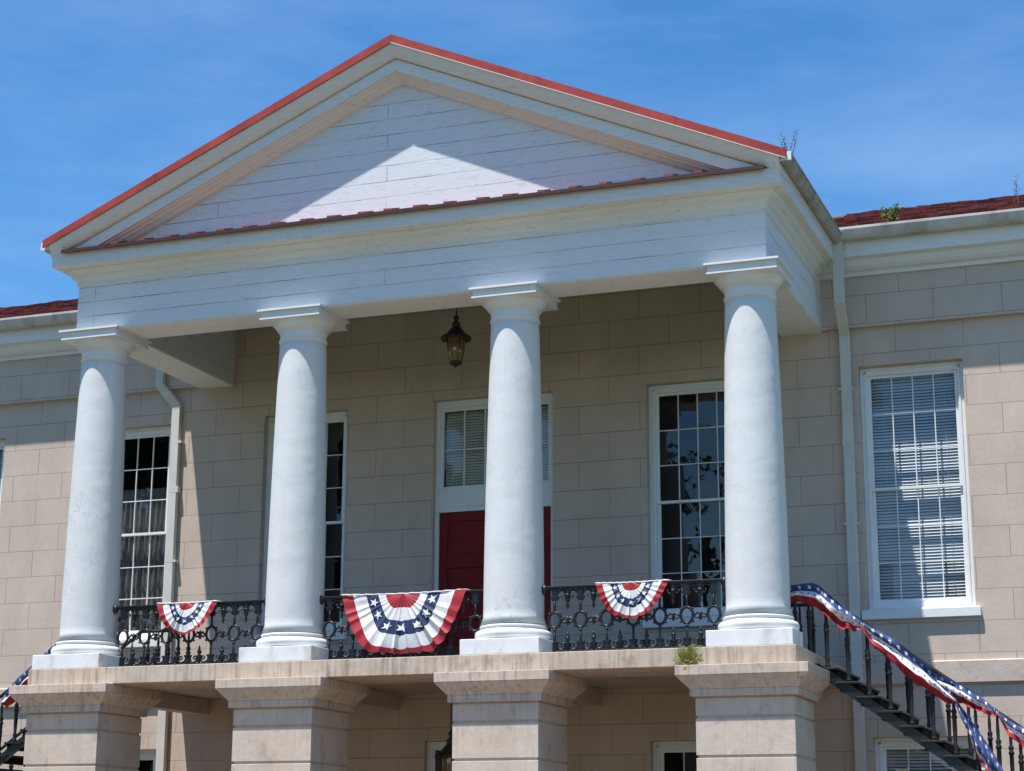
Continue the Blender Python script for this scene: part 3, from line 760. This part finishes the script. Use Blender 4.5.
# ------------------------------------------------------------------ bunting
def star_pts(r, rot=0, n=5): return [(r * (1 if i % 2 == 0 else .40) * math.sin(PI * i / n + rot), r * (1 if i % 2 == 0 else .40) * math.cos(PI * i / n + rot)) for i in range(2 * n)]
def fan(cx, rad, drop, label, seed, outline, npl):
    """cloth half round: outline = edge points (x, down) from left to right in units of rad / drop"""
    rn = random.Random(seed); zc = .875; y0 = RY - .055
    t = thing('bunting', label, 'bunting', (cx, y0, zc), 'pleated half round bunting on the railings')
    ang = [math.atan2(dn, x) for x, dn in outline]           # pi .. 0
    def edge(a):
        th = PI * (1 - a)
        for i in range(len(outline) - 1):
            if th >= ang[i + 1] or i == len(outline) - 2:
                f = (ang[i] - th) / (ang[i] - ang[i + 1]); f = min(max(f, 0), 1)
                p0, p1, p2, p3 = (outline[max(0, i - 1)], outline[i], outline[i + 1], outline[min(len(outline) - 1, i + 2)])
                cr = lambda k: .5 * (2 * p1[k] + (p2[k] - p0[k]) * f + (2 * p0[k] - 5 * p1[k] + 4 * p2[k] - p3[k]) * f * f + (3 * p1[k] - p0[k] - 3 * p2[k] + p3[k]) * f ** 3)
                return cr(0), cr(1)
    ph = rn.uniform(0, 6)
    knots = [0.0]
    while knots[-1] < 1: knots.append(knots[-1] + rn.uniform(.7, 1.4) / npl)
    dep = [rn.uniform(.4, 1.35) for _ in knots]
    def pleat(a):
        for i in range(len(knots) - 1):
            if a <= knots[i + 1] or i == len(knots) - 2: return (a - knots[i]) / (knots[i + 1] - knots[i]), knots[i + 1] - knots[i], dep[i]
    def P(r, a):
        a = min(max(a, 0), 1)
        f, wdt, dp = pleat(min(a, .9999))
        env = .12 + .88 * math.sin(PI * a) ** 2
        push = dp * env * min(1, .3 + r)
        a2 = a + .15 * wdt * math.sin(2 * PI * f) * push * 1.35
        ex, ez = edge(min(max(a2, 0), 1))
        crest = math.cos(2 * PI * f) * push
        sag = math.sin(PI * a)
        rr_ = r * (1 + .016 * crest)
        x = rad * ex * rr_; z = -drop * ez * rr_
        # the gathered middle of the top edge droops a little between the two tied corners
        z -= .022 * rad * math.sin(PI * (x / rad + 1) / 2) * (1 - r) + .012 * math.sin(6 * x / rad + ph) * rad * (1 - min(1, ez + .2)) * r * .4
        y = -.014 - (.03 + .045 * r * rad) * sag + crest * (.005 + .030 * r * rad) - .020 * rad * math.sin(6 * r + 9 * a + ph) * r - .025 * rad * math.sin(3.3 * PI * a + ph * 2) * r * sag
        return Vector((cx + x, y0 + y, zc + z + .012))
    side = (0.0, .28, .40, .60, .82, 1.0); low = (0.0, .235, .46, .70, .925, 1.0)
    def bd(k, a): w_ = math.sin(PI * a) ** 4; return side[k] * (1 - w_) + low[k] * w_
    m = MB(); na = 260
    for k, mi in enumerate((0, 1, 2, 1, 0)):
        nr = 7; vs = []
        for i in range(nr + 1):
            for j in range(na + 1):
                a = j / na; r0, r1 = bd(k, a), bd(k + 1, a); vs.append(P(max(.02, r0 + (r1 - r0) * i / nr), a))
        m.add(vs, [(i * (na + 1) + j, i * (na + 1) + j + 1, (i + 1) * (na + 1) + j + 1, (i + 1) * (na + 1) + j) for i in range(nr) for j in range(na)], mi, True)
    ns = 7
    for k in range(ns):
        ac = .035 + (k + .5) / ns * .93 + rn.uniform(-.012, .012)
        rc_ = (bd(2, ac) + bd(3, ac)) / 2; ex, ez = edge(ac); L_ = math.hypot(ex * rad, ez * drop)
        rot = rn.uniform(-.3, .3); lst = []
        for (sx_, sz_) in [(0, 0)] + star_pts(.076 * rad, rot):
            lst.append(P(rc_ - sz_ / L_, ac + sx_ / (L_ * rc_ * PI)) + Vector((0, -.005, 0)))
        m.add(lst, [(0, 1 + i, 1 + (i + 1) % 10) for i in range(10)], 1, True)
    m2 = MB()
    pts = [Vector((cx - rad + 2 * rad * i / 30, y0 - .015 + .005 * math.sin(i * 1.7), zc + .014 - .022 * rad * math.sin(PI * i / 30) + .004 * math.sin(i * 2.3))) for i in range(31)]
    m2.tube(pts, .010, 6)
    m.build('fan', [M['red_cloth'], M['white_cloth'], M['blue_cloth']], t, fixn=False)
    m2.build('hem', M['white_cloth'], t)
    for sg in (-1, 1):
        m3 = MB(); m3.tube([(cx + sg * rad + .018 * math.cos(q), RY - .01 + .05 * math.sin(q), zc + .012) for q in [2 * PI * i / 10 for i in range(10)]], .004, 5, closed=True); m3.build('tie', M['white_cloth'], t)
    return t
BIG = [(-1, .0), (-.93, .25), (-.82, .51), (-.635, .85), (-.47, .985), (-.2, 1.0), (0, 1.02), (.25, 1.0), (.47, .985), (.70, .75), (.88, .38), (1, 0)]
SM_A = [(-1, .0), (-.9, .30), (-.78, .56), (-.575, .84), (-.3, .94), (0, 1.0), (.33, .91), (.675, .60), (.87, .28), (1, 0)]
SM_B = [(-1, .0), (-.92, .28), (-.75, .60), (-.5, .86), (-.2, .97), (.02, 1.0), (.36, .86), (.66, .62), (.88, .26), (1, 0)]
fan(-3.134, .465, .44, 'small red white and blue half round bunting on the left bay railing', 1, SM_B, 13)
fan(.05, .885, .775, 'large red white and blue half round bunting hanging before the red door', 2, BIG, 15)
fan(3.136, .475, .455, 'small red white and blue half round bunting on the right bay railing', 4, SM_A, 13)

# ------------------------------------------------------------------ curved iron stairs
TR, RI = .247, .178
Y_IN, Y_OUT, XS, RIN = 1.12, 2.50, 5.29, .75
WST = Y_OUT - Y_IN
XA = 6.42
n_str = (XA - XS) / TR; n_arc = (PI / 2) / (TR / RIN); N_TR = int(-GZ / RI)
def path(n, out, sx):
    """point on the inner (out=0) .. outer (out=1) line after n treads"""
    return Vector((sx * (XS + n * TR) + (0 if sx > 0 else .19), Y_IN + WST * out, 0))
def stz(n): return -max(0, n) * RI
RAILH = .76
def stair(sx, label):
    t = thing('iron_staircase', label, 'staircase', (sx * 6.0, 1.6, GZ))
    for n in range(N_TR):
        z = -(n + 1) * RI
        a0, a1, b0, b1 = path(n - .12, 0, sx), path(n + 1.05, 0, sx), path(n - .12, 1, sx), path(n + 1.05, 1, sx)
        up = Vector((0, 0, z)); dn = Vector((0, 0, z - .028))
        ov = (a0 - b0).normalized() * .05
        A0, A1 = a0 + ov, a1 + ov
        m = MB(); q = [A0, A1, b1 - ov, b0 - ov]
        m.add([p + dn for p in q] + [p + up for p in q], [(3, 2, 1, 0), (4, 5, 6, 7), (0, 1, 5, 4), (1, 2, 6, 5), (2, 3, 7, 6), (3, 0, 4, 7)])
        m.build('tread', M['iron'], t, .004)
        m = MB(); c0, c1, d0, d1 = path(n + .04, 0, sx), path(n + .98, 0, sx), path(n + .04, 1, sx), path(n + .98, 1, sx)
        q = [c0, c1, d1, d0]; hi = Vector((0, 0, z - .029)); lo = Vector((0, 0, z - .11))
        m.add([p + lo for p in q] + [p + hi for p in q], [(3, 2, 1, 0), (4, 5, 6, 7), (0, 1, 5, 4), (1, 2, 6, 5), (2, 3, 7, 6), (3, 0, 4, 7)])
        # cast scrolls on the inner face
        mid = (c0 + c1) / 2 + (c0 - d0).normalized() * .004
        dirx = (c1 - c0).normalized()
        for s in (-1, 1):
            m.tube([mid + dirx * (s * .055 + .03 * math.cos(2 * PI * i / 10)) + Vector((0, 0, z - .07 + .03 * math.sin(2 * PI * i / 10))) for i in range(10)], .007, 5, closed=True)
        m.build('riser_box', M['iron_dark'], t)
    for out in (0, 1):
        m = MB(); ring_ = []
        k = 0.0; 
        while k <= N_TR:
            p = path(k, out, sx); nn = (path(k, 1, sx) - path(k, 0, sx)).normalized()
            z = -k * RI - .11
            ring_.append([p - nn * .018 + Vector((0, 0, z)), p + nn * .018 + Vector((0, 0, z)), p + nn * .018 + Vector((0, 0, z - .15)), p - nn * .018 + Vector((0, 0, z - .15))])
            k += .25
        m.sweep(ring_, closed_prof=True); m.build('stringer', M['iron'], t)
        # handrail
        pts = []
        x0 = 4.78 if out == 0 else 4.4
        y = Y_IN if out == 0 else Y_OUT
        for i in range(4): pts.append(Vector((sx * (x0 + (XS - x0) * i / 4) + (.19 if sx < 0 else 0), y, RAILH + .02)))
        k = 0.0
        while k <= N_TR: pts.append(path(k, out, sx) + Vector((0, 0, RAILH - k * RI + (.02 if k == 0 else 0)))); k += .25
        m = MB(); m.tube(pts, .024, 8); m.build('handrail', M['iron'], t)
        # turned balusters
        pr = [(r_ * 1.38, z_) for r_, z_ in [(.026, 0), (.026, .03), (.016, .05), (.021, .09), (.021, .11), (.015, .13), (.020, .30), (.019, .42), (.026, .435), (.026, .455), (.017, .47), (.024, .50), (.024, .515), (.014, .54), (.015, .62), (.012, 1.0)]]
        def bal(pos, h, zb):
            b = MB(); b.lathe(pos.x, pos.y, [(r_ , zb + min(z_, h)) for r_, z_ in pr[:-1]] + [(.012, zb + h)], 10)
            return b.build('baluster', M['iron'], t)
        for n in range(N_TR):
            fr = (.5,)
            for f in fr:
                p = path(n + f, out, sx); zb = -(n + 1) * RI
                top = RAILH - (n + f) * RI
                bal(p, top - zb, zb)
        for x in ([4.86, 5.03, 5.2] if out == 0 else [4.46, 4.63, 4.80, 4.97, 5.14]):
            bal(Vector((sx * x + (.19 if sx < 0 else 0), y, 0)), RAILH, 0.0)
    return t
stair(1, 'curving black iron staircase with turned balusters on the right of the porch')
stair(-1, 'curving black iron staircase at the left edge behind the left pier')
# small landing lips joining the stairs to the slab
def garland(pts, wids, label, seed, mats_bands, group, n=90, lean=.10, small_blue=True, flip=1, twist=None):
    """ribbon hanging from the polyline pts; wids = hang width along it"""
    rn = random.Random(seed)
    P_ = [Vector(p) for p in pts]
    seg = [0]
    for a, b in zip(P_[:-1], P_[1:]): seg.append(seg[-1] + (b - a).length)
    def at(u):
        s = u * seg[-1]
        for i in range(len(P_) - 1):
            if s <= seg[i + 1] or i == len(P_) - 2:
                f = (s - seg[i]) / max(1e-6, seg[i + 1] - seg[i]); f = min(max(f, 0), 1)
                # smooth
                p0 = P_[max(0, i - 1)]; p1 = P_[i]; p2 = P_[i + 1]; p3 = P_[min(len(P_) - 1, i + 2)]
                q = .5 * ((2 * p1) + (p2 - p0) * f + (2 * p0 - 5 * p1 + 4 * p2 - p3) * f * f + (3 * p1 - p0 - 3 * p2 + p3) * f ** 3)
                return q, i + f
    def W(q):
        i = min(int(q), len(wids) - 2); f = q - i;  f = f * f * (3 - 2 * f); return 1.0 * (wids[i] * (1 - f) + wids[i + 1] * f)
    ph = rn.uniform(0, 6)
    def S(u, v):
        p, q = at(u); w_ = W(q)
        e = .004; p1, _ = at(min(1, u + e)); p0, _ = at(max(0, u - e)); tg = (p1 - p0).normalized()
        outv = Vector((tg.y, -tg.x, 0)); outv = outv.normalized() * flip if outv.length > 1e-4 else Vector((0, -1, 0))
        if outv.y > 0 and abs(outv.y) > .2: outv = -outv
        bulge = math.sin(PI * min(1, v * 1.0)) * .25 * w_
        fold = (math.sin(v * 9 + ph + 5 * u) * .030 + math.sin(v * 17 - 7 * u + ph) * .012) * min(1, w_ / .2) + math.sin(u * 27 + v * 6 + ph) * .020 * v + .018 * math.sin(u * 53 + ph * 2 - v * 5) * (.3 + v)
        sagv = (.05 * math.sin(u * 19 + ph) + .03 * math.sin(u * 43 + ph * 3)) * v
        return p + outv * (.035 + lean * v * w_ * .5 + bulge * .35 + fold) + Vector((0, 0, -w_ * (v + sagv) + .02 * (1 - v)))
    m = MB(); slots = []
    matlist = [M['blue_bright'], M['white_cloth'], M['red_cloth'], M['blue_cloth']]
    for v0, v1, mi in mats_bands:
        nv = max(3, int((v1 - v0) * 18)); vs = [S(j / n, v0 + (v1 - v0) * i / nv) for i in range(nv + 1) for j in range(n + 1)]
        m.add(vs, [(i * (n + 1) + j, i * (n + 1) + j + 1, (i + 1) * (n + 1) + j + 1, (i + 1) * (n + 1) + j) for i in range(nv) for j in range(n)], mi, True)
    L = seg[-1]
    for v0, v1, mi in mats_bands:
        if mi == 2: continue
        rows = 2 if (mi == 0 and v1 - v0 > .5) else 1
        for rw in range(rows):
            vc = v0 + (v1 - v0) * (rw + .5) / rows
            stp = .115 if mi == 0 else .085
            k = 0; u = .03 + .05 * rw / L
            while u < .985:
                p, q = at(u); w_ = max(W(q), .03)
                r_ = (.030 if mi == 0 else .016) * min(1, w_ / .22)
                lst = []
                for (a, b) in [(0, 0)] + star_pts(r_, rn.uniform(0, 1)):
                    uu = min(max(u + a / L, 0), 1); vv = min(max(vc - b / w_, 0), 1)
                    c = S(uu, vv); du = S(min(1, uu + .004), vv) - S(max(0, uu - .004), vv); dv = S(uu, min(1, vv + .02)) - S(uu, max(0, vv - .02))
                    nn = du.cross(dv); nn = nn.normalized() if nn.length > 1e-9 else Vector((0, -1, 0))
                    if nn.y > 0: nn = -nn
                    lst.append(c + nn * .005)
                m.add(lst, [(0, 1 + i, 1 + (i + 1) % 10) for i in range(10)], 1 if mi == 0 else 3, True)
                u += stp / L
    o = m.build('garland', matlist, None, origin=tuple(P_[0]), fixn=False)
    return tag(o, label, 'bunting', group)
BANDS = [(0, .36, 0), (.36, .64, 1), (.64, 1, 2)]
GG = 'striped bunting garlands on the stair rails'
def railpt(n, out, sx, dz=0, off=0):
    p = path(max(n, 0), out, sx) if n >= 0 else Vector((sx * (XS + n * TR) + (.19 if sx < 0 else 0), Y_IN if out == 0 else Y_OUT, 0))
    nn = (path(max(n, 0), 0, sx) - path(max(n, 0), 1, sx)).normalized()
    return p + nn * off + Vector((0, 0, RAILH + .03 - max(0, n) * RI + dz))
garland([railpt(n, 0, 1, dz, .02) for n, dz in ((-1.8, .0), (-1.0, .03), (0, .04), (.6, .03), (1.2, 0), (1.8, -.02), (2.35, -.06))], [.15, .20, .26, .29, .27, .20, .05],
        'upper striped bunting swag tied along the right stair rail beside the column', 1, BANDS, GG)
garland([railpt(n, 0, 1, dz, .03) for n, dz in ((2.3, -.05), (3.0, -.02), (3.8, 0), (4.6, -.01), (5.4, -.05), (6.1, -.12), (6.75, -.22))], [.06, .22, .29, .32, .30, .20, .05],
        'long striped bunting swag on the right stair rail below the upstairs window', 2, BANDS, GG)
tail0 = railpt(6.7, 0, 1, -.20, .06)
garland([tail0, tail0 + Vector((.10, -.02, -.16)), tail0 + Vector((.24, -.03, -.40)), tail0 + Vector((.42, -.03, -.70)), tail0 + Vector((.58, -.03, -1.02))], [.06, .22, .33, .34, .30],
        'loose tail of starry blue bunting dangling from the right stair rail', 3, [(0, .72, 0), (.72, .86, 1), (.86, 1, 2)], GG)
garland([railpt(n, 0, 1, dz, .0) for n, dz in ((5.5, -.12), (6.3, -.03), (7.1, .0), (7.9, .0), (8.55, -.03))], [.10, .2, .21, .15, .05],
        'short striped bunting swag on the right stair rail beyond the dangling tail', 4, BANDS, GG)
garland([railpt(n, 0, 1, dz, .02) for n, dz in ((8.5, -.02), (9.2, -.05), (10.2, .0), (11.5, .0), (12.5, -.1))], [.05, .17, .26, .28, .1],
        'starry bunting swag on the right stair rail at the picture edge', 6, BANDS, GG)
garland([railpt(n, 0, -1, dz, .02) for n, dz in ((-1.0, .0), (0, .02), (1.5, .02), (2.6, .01), (3.6, -.02), (4.4, -.04), (5.2, -.1))], [.1, .2, .27, .2, .24, .27, .2],
        'striped bunting swag on the left stair rail beside the left pier', 5, BANDS, GG)
garland([railpt(n, 1, -1, dz, .02) for n, dz in ((1.6, .0), (2.2, .0), (3.0, -.1), (4.0, -.24), (5.0, -.26), (6.2, -.2))], [.15, .22, .22, .2, .22, .2],
        'striped bunting garland on the far rail of the left stairs, seen below the nearer swag', 8, BANDS, GG)

# ------------------------------------------------------------------ lanterns
def lantern(zt_, ceil, label):
    """zt_: z of the lantern's top finial"""
    t = thing('porch_lantern', label, 'lantern', (0, 2.27, ceil))
    z = zt_; cx, cy = 0, 2.27
    m = MB()
    zz = ceil; k = 0
    m.lathe(cx, cy, [(.055, ceil - .001), (.05, ceil - .03), (.012, ceil - .045)], 16)
    while zz - .05 > z:
        m.tube([(cx + (.012 * math.cos(a) if k % 2 else 0), cy + (0 if k % 2 else .012 * math.cos(a)), zz - .045 - .024 * math.sin(a) - .012) for a in [2 * PI * i / 10 for i in range(10)]], .004, 5, closed=True); zz -= .038; k += 1
    m.build('chain', M['lamp_metal'], t)
    m = MB()
    m.lathe(cx, cy, [(.004, z), (.012, z - .03), (.007, z - .05), (.03, z - .09), (.045, z - .11), (.026, z - .135), (.032, z - .17), (.062, z - .195), (.066, z - .215), (.05, z - .225), (.075, z - .27), (.115, z - .31), (.135, z - .355), (.195, z - .385), (.205, z - .40), (.205, z - .43), (.19, z - .435), (.13, z - .42), (.125, z - .40)], 32)
    for i in range(22):
        a = 2 * PI * i / 22; m.lathe(cx + .20 * math.cos(a), cy + .20 * math.sin(a), [(.001, z - .385), (.022, z - .41), (.02, z - .435), (.001, z - .455)], 7, cap=False)
    m.build('hood', M['lamp_metal'], t)
    m = MB(); m.lathe(cx, cy, [(.128, z - .43), (.128, z - .55), (.118, z - .66), (.095, z - .73), (.088, z - .765)], 32, cap=False); m.build('glass_shade', M['amber'], t)
    m = MB(); m.lathe(cx, cy, [(.003, z - .62), (.014, z - .66), (.03, z - .665), (.034, z - .70), (.06, z - .745), (.088, z - .77), (.092, z - .79), (.07, z - .81), (.03, z - .825), (.012, z - .845), (.001, z - .86)], 20)
    for i in range(4):
        a = PI / 4 + PI / 2 * i; m.tube([(cx + .133 * math.cos(a), cy + .133 * math.sin(a), z - .43), (cx + .133 * math.cos(a), cy + .133 * math.sin(a), z - .55), (cx + .09 * math.cos(a), cy + .09 * math.sin(a), z - .78)], .0045, 5)
    m.build('burner', M['lamp_metal'], t)
    m = MB(); m.tube([(cx + .10 * math.cos(a), cy + .10 * math.sin(a), z - .52 - .05 * math.sin(a + 1)) for a in [i * .3 for i in range(14)]], .006, 5); m.build('wire', M['bark'], t)
    return t
lantern(5.19, 5.80, 'dark lantern with amber glass hanging from the porch ceiling above the balcony')
lantern(-.70, -.13, 'dark lantern hanging under the balcony at the left edge of the third pier')

# ------------------------------------------------------------------ plants growing on the building
def leafcloud(m, c, rad, n, size, rn, squash=(1, 1, 1), mi=0):
    for _ in range(n):
        while True:
            q = Vector((rn.uniform(-1, 1), rn.uniform(-1, 1), rn.uniform(-1, 1)))
            if q.length < 1: break
        p = Vector(c) + Vector((q.x * rad * squash[0], q.y * rad * squash[1], q.z * rad * squash[2]))
        a = Vector((rn.gauss(0, 1), rn.gauss(0, 1), rn.gauss(0, 1))).normalized(); b = a.orthogonal().normalized()
        b = (b + a.cross(b) * rn.uniform(-1, 1)).normalized()
        s = size * rn.uniform(.6, 1.3)
        m.add([p - a * s, p + b * s * .42, p + a * s, p - b * s * .42], [(0, 1, 2, 3)], mi)
def fern():
    rn = random.Random(4); base = Vector((3.99, -.10, -.226))
    t = thing('fern', 'small yellow green fern growing on the fourth pier top against the balcony edge', 'plant', tuple(base))
    st = MB(); lf = MB()
    for k in range(44):
        a = rn.uniform(0, 2 * PI); sp = rn.uniform(.04, .22); h = rn.uniform(.10, .32)
        pts = [base + Vector((sp * f * math.cos(a) * 1.1, sp * f * math.sin(a) * .45, h * f - .10 * f * f * (sp / .17))) for f in (0, .35, .7, 1)]
        st.tube(pts, .0025, 4)
        for f in range(3, 12):
            q = f / 11; i = min(2, int(q * 3)); fr = q * 3 - i; p = pts[i].lerp(pts[i + 1], fr)
            d = (pts[i + 1] - pts[i]).normalized()
            for s in (-1, 1):
                sd = (d.cross(Vector((0, -1, .3))).normalized() * s + d * .4 + Vector((0, rn.uniform(-.3, .3), rn.uniform(-.2, .2)))).normalized()
                L = .05 * (1.2 - q) + .012
                lf.add([p, p + sd * L * .5 + d * .008, p + sd * L, p + sd * L * .5 - d * .008], [(0, 1, 2, 3)])
    st.build('stem', M['twig'], t); lf.build('frond', M['fern'], t, fixn=False)
fern()
def weed(name, label, base, h, n, seed, leaves, lsize, spread=.5):
    rn = random.Random(seed); base = Vector(base)
    t = thing(name, label, 'plant', tuple(base))
    st = MB(); lf = MB()
    for k in range(n):
        a = rn.uniform(0, 2 * PI); lean = rn.uniform(.1, spread); hh = h * rn.uniform(.5, 1)
        p = base + Vector((rn.uniform(-.04, .04), rn.uniform(-.03, .03), 0)); pts = [p.copy()]
        for i in range(6):
            p = p + Vector((lean * math.cos(a) + rn.uniform(-.25, .25), lean * math.sin(a) * .5 + rn.uniform(-.2, .2), 1)).normalized() * hh / 6; pts.append(p.copy())
        st.tube(pts, [.007 * (1 - i / 7.5) for i in range(7)], 5)
        for i in range(2, 7):
            for _ in range(2):
                d = Vector((rn.uniform(-1, 1), rn.uniform(-1, 1), rn.uniform(.2, 1))).normalized() * hh * rn.uniform(.10, .25)
                st.tube([pts[i], pts[i] + d], [.003, .0015], 4)
                leafcloud(lf, pts[i] + d, lsize * 1.2, leaves, lsize, rn)
    st.build('stem', M['twig'], t)
    if leaves: lf.build('foliage', M['weed'], t, fixn=False)
weed('twig_plant', 'bare reddish twigs growing from the gutter at the right end of the pediment', (5.38, -.05, 6.03), .34, 5, 11, 0, .02)
weed('roof_weed', 'leafy green weed growing out of the right roof near the downspout', (6.07, 3.36, 6.12), .26, 4, 12, 3, .045)
weed('roof_weed', 'thin bare twig standing on the right roof near the picture edge', (7.65, 5.1, 6.82), .55, 2, 15, 0, .03)
weed('roof_weed', 'tiny sprout on the right roof beside the porch gutter', (5.62, 3.42, 6.14), .10, 3, 19, 2, .02)

# ------------------------------------------------------------------ trees across the lawn (seen as reflections in the panes)
def tree(label, x, y, h, seed, dens=1.0, lsz=.24):
    rn = random.Random(seed); t = thing('tree', label, 'tree', (x, y, GZ), 'trees across the lawn')
    m = MB(); m.tube([(x, y, GZ), (x + .2, y, GZ + h * .35), (x - .1, y + .2, GZ + h * .7), (x, y, GZ + h * .95)], [h * .022, h * .017, h * .011, h * .003], 10)
    lf = MB()
    for k in range(int(30 * dens)):
        f = rn.uniform(.30, .97); a = rn.uniform(0, 2 * PI); L = h * .33 * (1.15 - f) ** .6 * rn.uniform(.6, 1.1)
        b = Vector((x, y, GZ + h * f)); e = b + Vector((math.cos(a) * L, math.sin(a) * L, L * rn.uniform(.0, .5)))
        m.tube([b, (b + e) / 2 + Vector((0, 0, .2)), e], [h * .006, h * .004, h * .0015], 6)
        for q in (.55, .8, 1.0):
            leafcloud(lf, b.lerp(e, q), h * .075, int(60 * dens), lsz, rn, (1, 1, .6))
    m.build('trunk', M['bark'], t); lf.build('crown', M['leaf'], t, fixn=False)
tree('sparse leafy tree across the lawn, reflected in the right porch window', -3.6, -24, 13, 21, .6, .15)
tree('broad leafy tree across the lawn, reflected in the balcony door transom', -12, -25, 13, 25)
tree('tall leafy tree across the lawn, reflected in the left porch window', -17.5, -22, 16, 22, 1.5)
tree('dense leafy tree across the lawn, reflected in the left wing window', -23, -23, 17, 26, 1.7)
tree('old leafy tree far across the lawn at the left', -29, -22, 17, 24, 1.5)
tree('young leafy tree across the lawn, reflected in the right wing window', 2.0, -33, 10, 23)

# ------------------------------------------------------------------ light, sky, camera
sd = Vector((SUN_A, 1, -SUN_B)).normalized()
L = bpy.data.lights.new('sun', 'SUN'); L.energy = 5.0; L.angle = R(.53); L.color = (1, .97, .925)
lo = bpy.data.objects.new('sun', L); COL.objects.link(lo); lo.rotation_euler = sd.to_track_quat('-Z', 'Y').to_euler(); lo.location = (-10, -20, 40)
elev = math.asin(-sd.z); az = math.atan2(-sd.x, -sd.y)
wd = bpy.data.worlds.new('World'); scn.world = wd; wd.use_nodes = True
nt = wd.node_tree; nt.nodes.clear()
out = nt.nodes.new('ShaderNodeOutputWorld'); bg = nt.nodes.new('ShaderNodeBackground')
sky = nt.nodes.new('ShaderNodeTexSky'); sky.sky_type = 'NISHITA'; sky.sun_disc = False
sky.sun_elevation = elev; sky.sun_rotation = az; sky.air_density = 1.0; sky.dust_density = .25; sky.ozone_density = 3.0; sky.altitude = 100
tc = nt.nodes.new('ShaderNodeTexCoord')
mp = nt.nodes.new('ShaderNodeMapping'); mp.inputs['Scale'].default_value = (1.2, 2.2, 5.5); mp.inputs['Rotation'].default_value = (.2, .45, .4); mp.inputs['Location'].default_value = (2.1, 1.3, .2)
nt.links.new(tc.outputs['Generated'], mp.inputs['Vector'])
cl = noise(nt, mp.outputs[0], 2.1, 9, .62)
cf = ramp(nt, cl, [(0.45, 0.0), (0.82, .16)])
hs = nt.nodes.new('ShaderNodeHueSaturation'); hs.inputs['Saturation'].default_value = 1.31; nt.links.new(sky.outputs[0], hs.inputs['Color'])
c = mixc(nt, cf, hs.outputs[0], (6.0, 7.2, 9.0))
nt.links.new(c, bg.inputs['Color']); bg.inputs['Strength'].default_value = .122
nt.links.new(bg.outputs[0], out.inputs[0])

cam = bpy.data.cameras.new('camera'); co = bpy.data.objects.new('camera', cam); COL.objects.link(co)
r_ = Vector((0.93749171, 0.34797211, 0.00496946)); u_ = Vector((0.0795866, -0.22827644, 0.970338)); f_ = Vector((-0.33878498, 0.90928834, 0.24170118))
mw = Matrix((r_, u_, -f_)).transposed().to_4x4(); mw.translation = Vector((9.87993, -21.93993, -2.42761))
co.matrix_world = mw
cam.sensor_fit = 'HORIZONTAL'; cam.sensor_width = 36; cam.lens = 36 * 1890.454 / 1024; cam.clip_end = 2000; cam.clip_start = .1
scn.camera = co
scn.render.engine = 'CYCLES'
scn.cycles.use_denoising = True; scn.cycles.max_bounces = 8; scn.cycles.transparent_max_bounces = 16
scn.cycles.sample_clamp_indirect = 10
scn.view_settings.view_transform = 'Standard'; scn.view_settings.look = 'None'; scn.view_settings.exposure = .55; scn.view_settings.gamma = 1
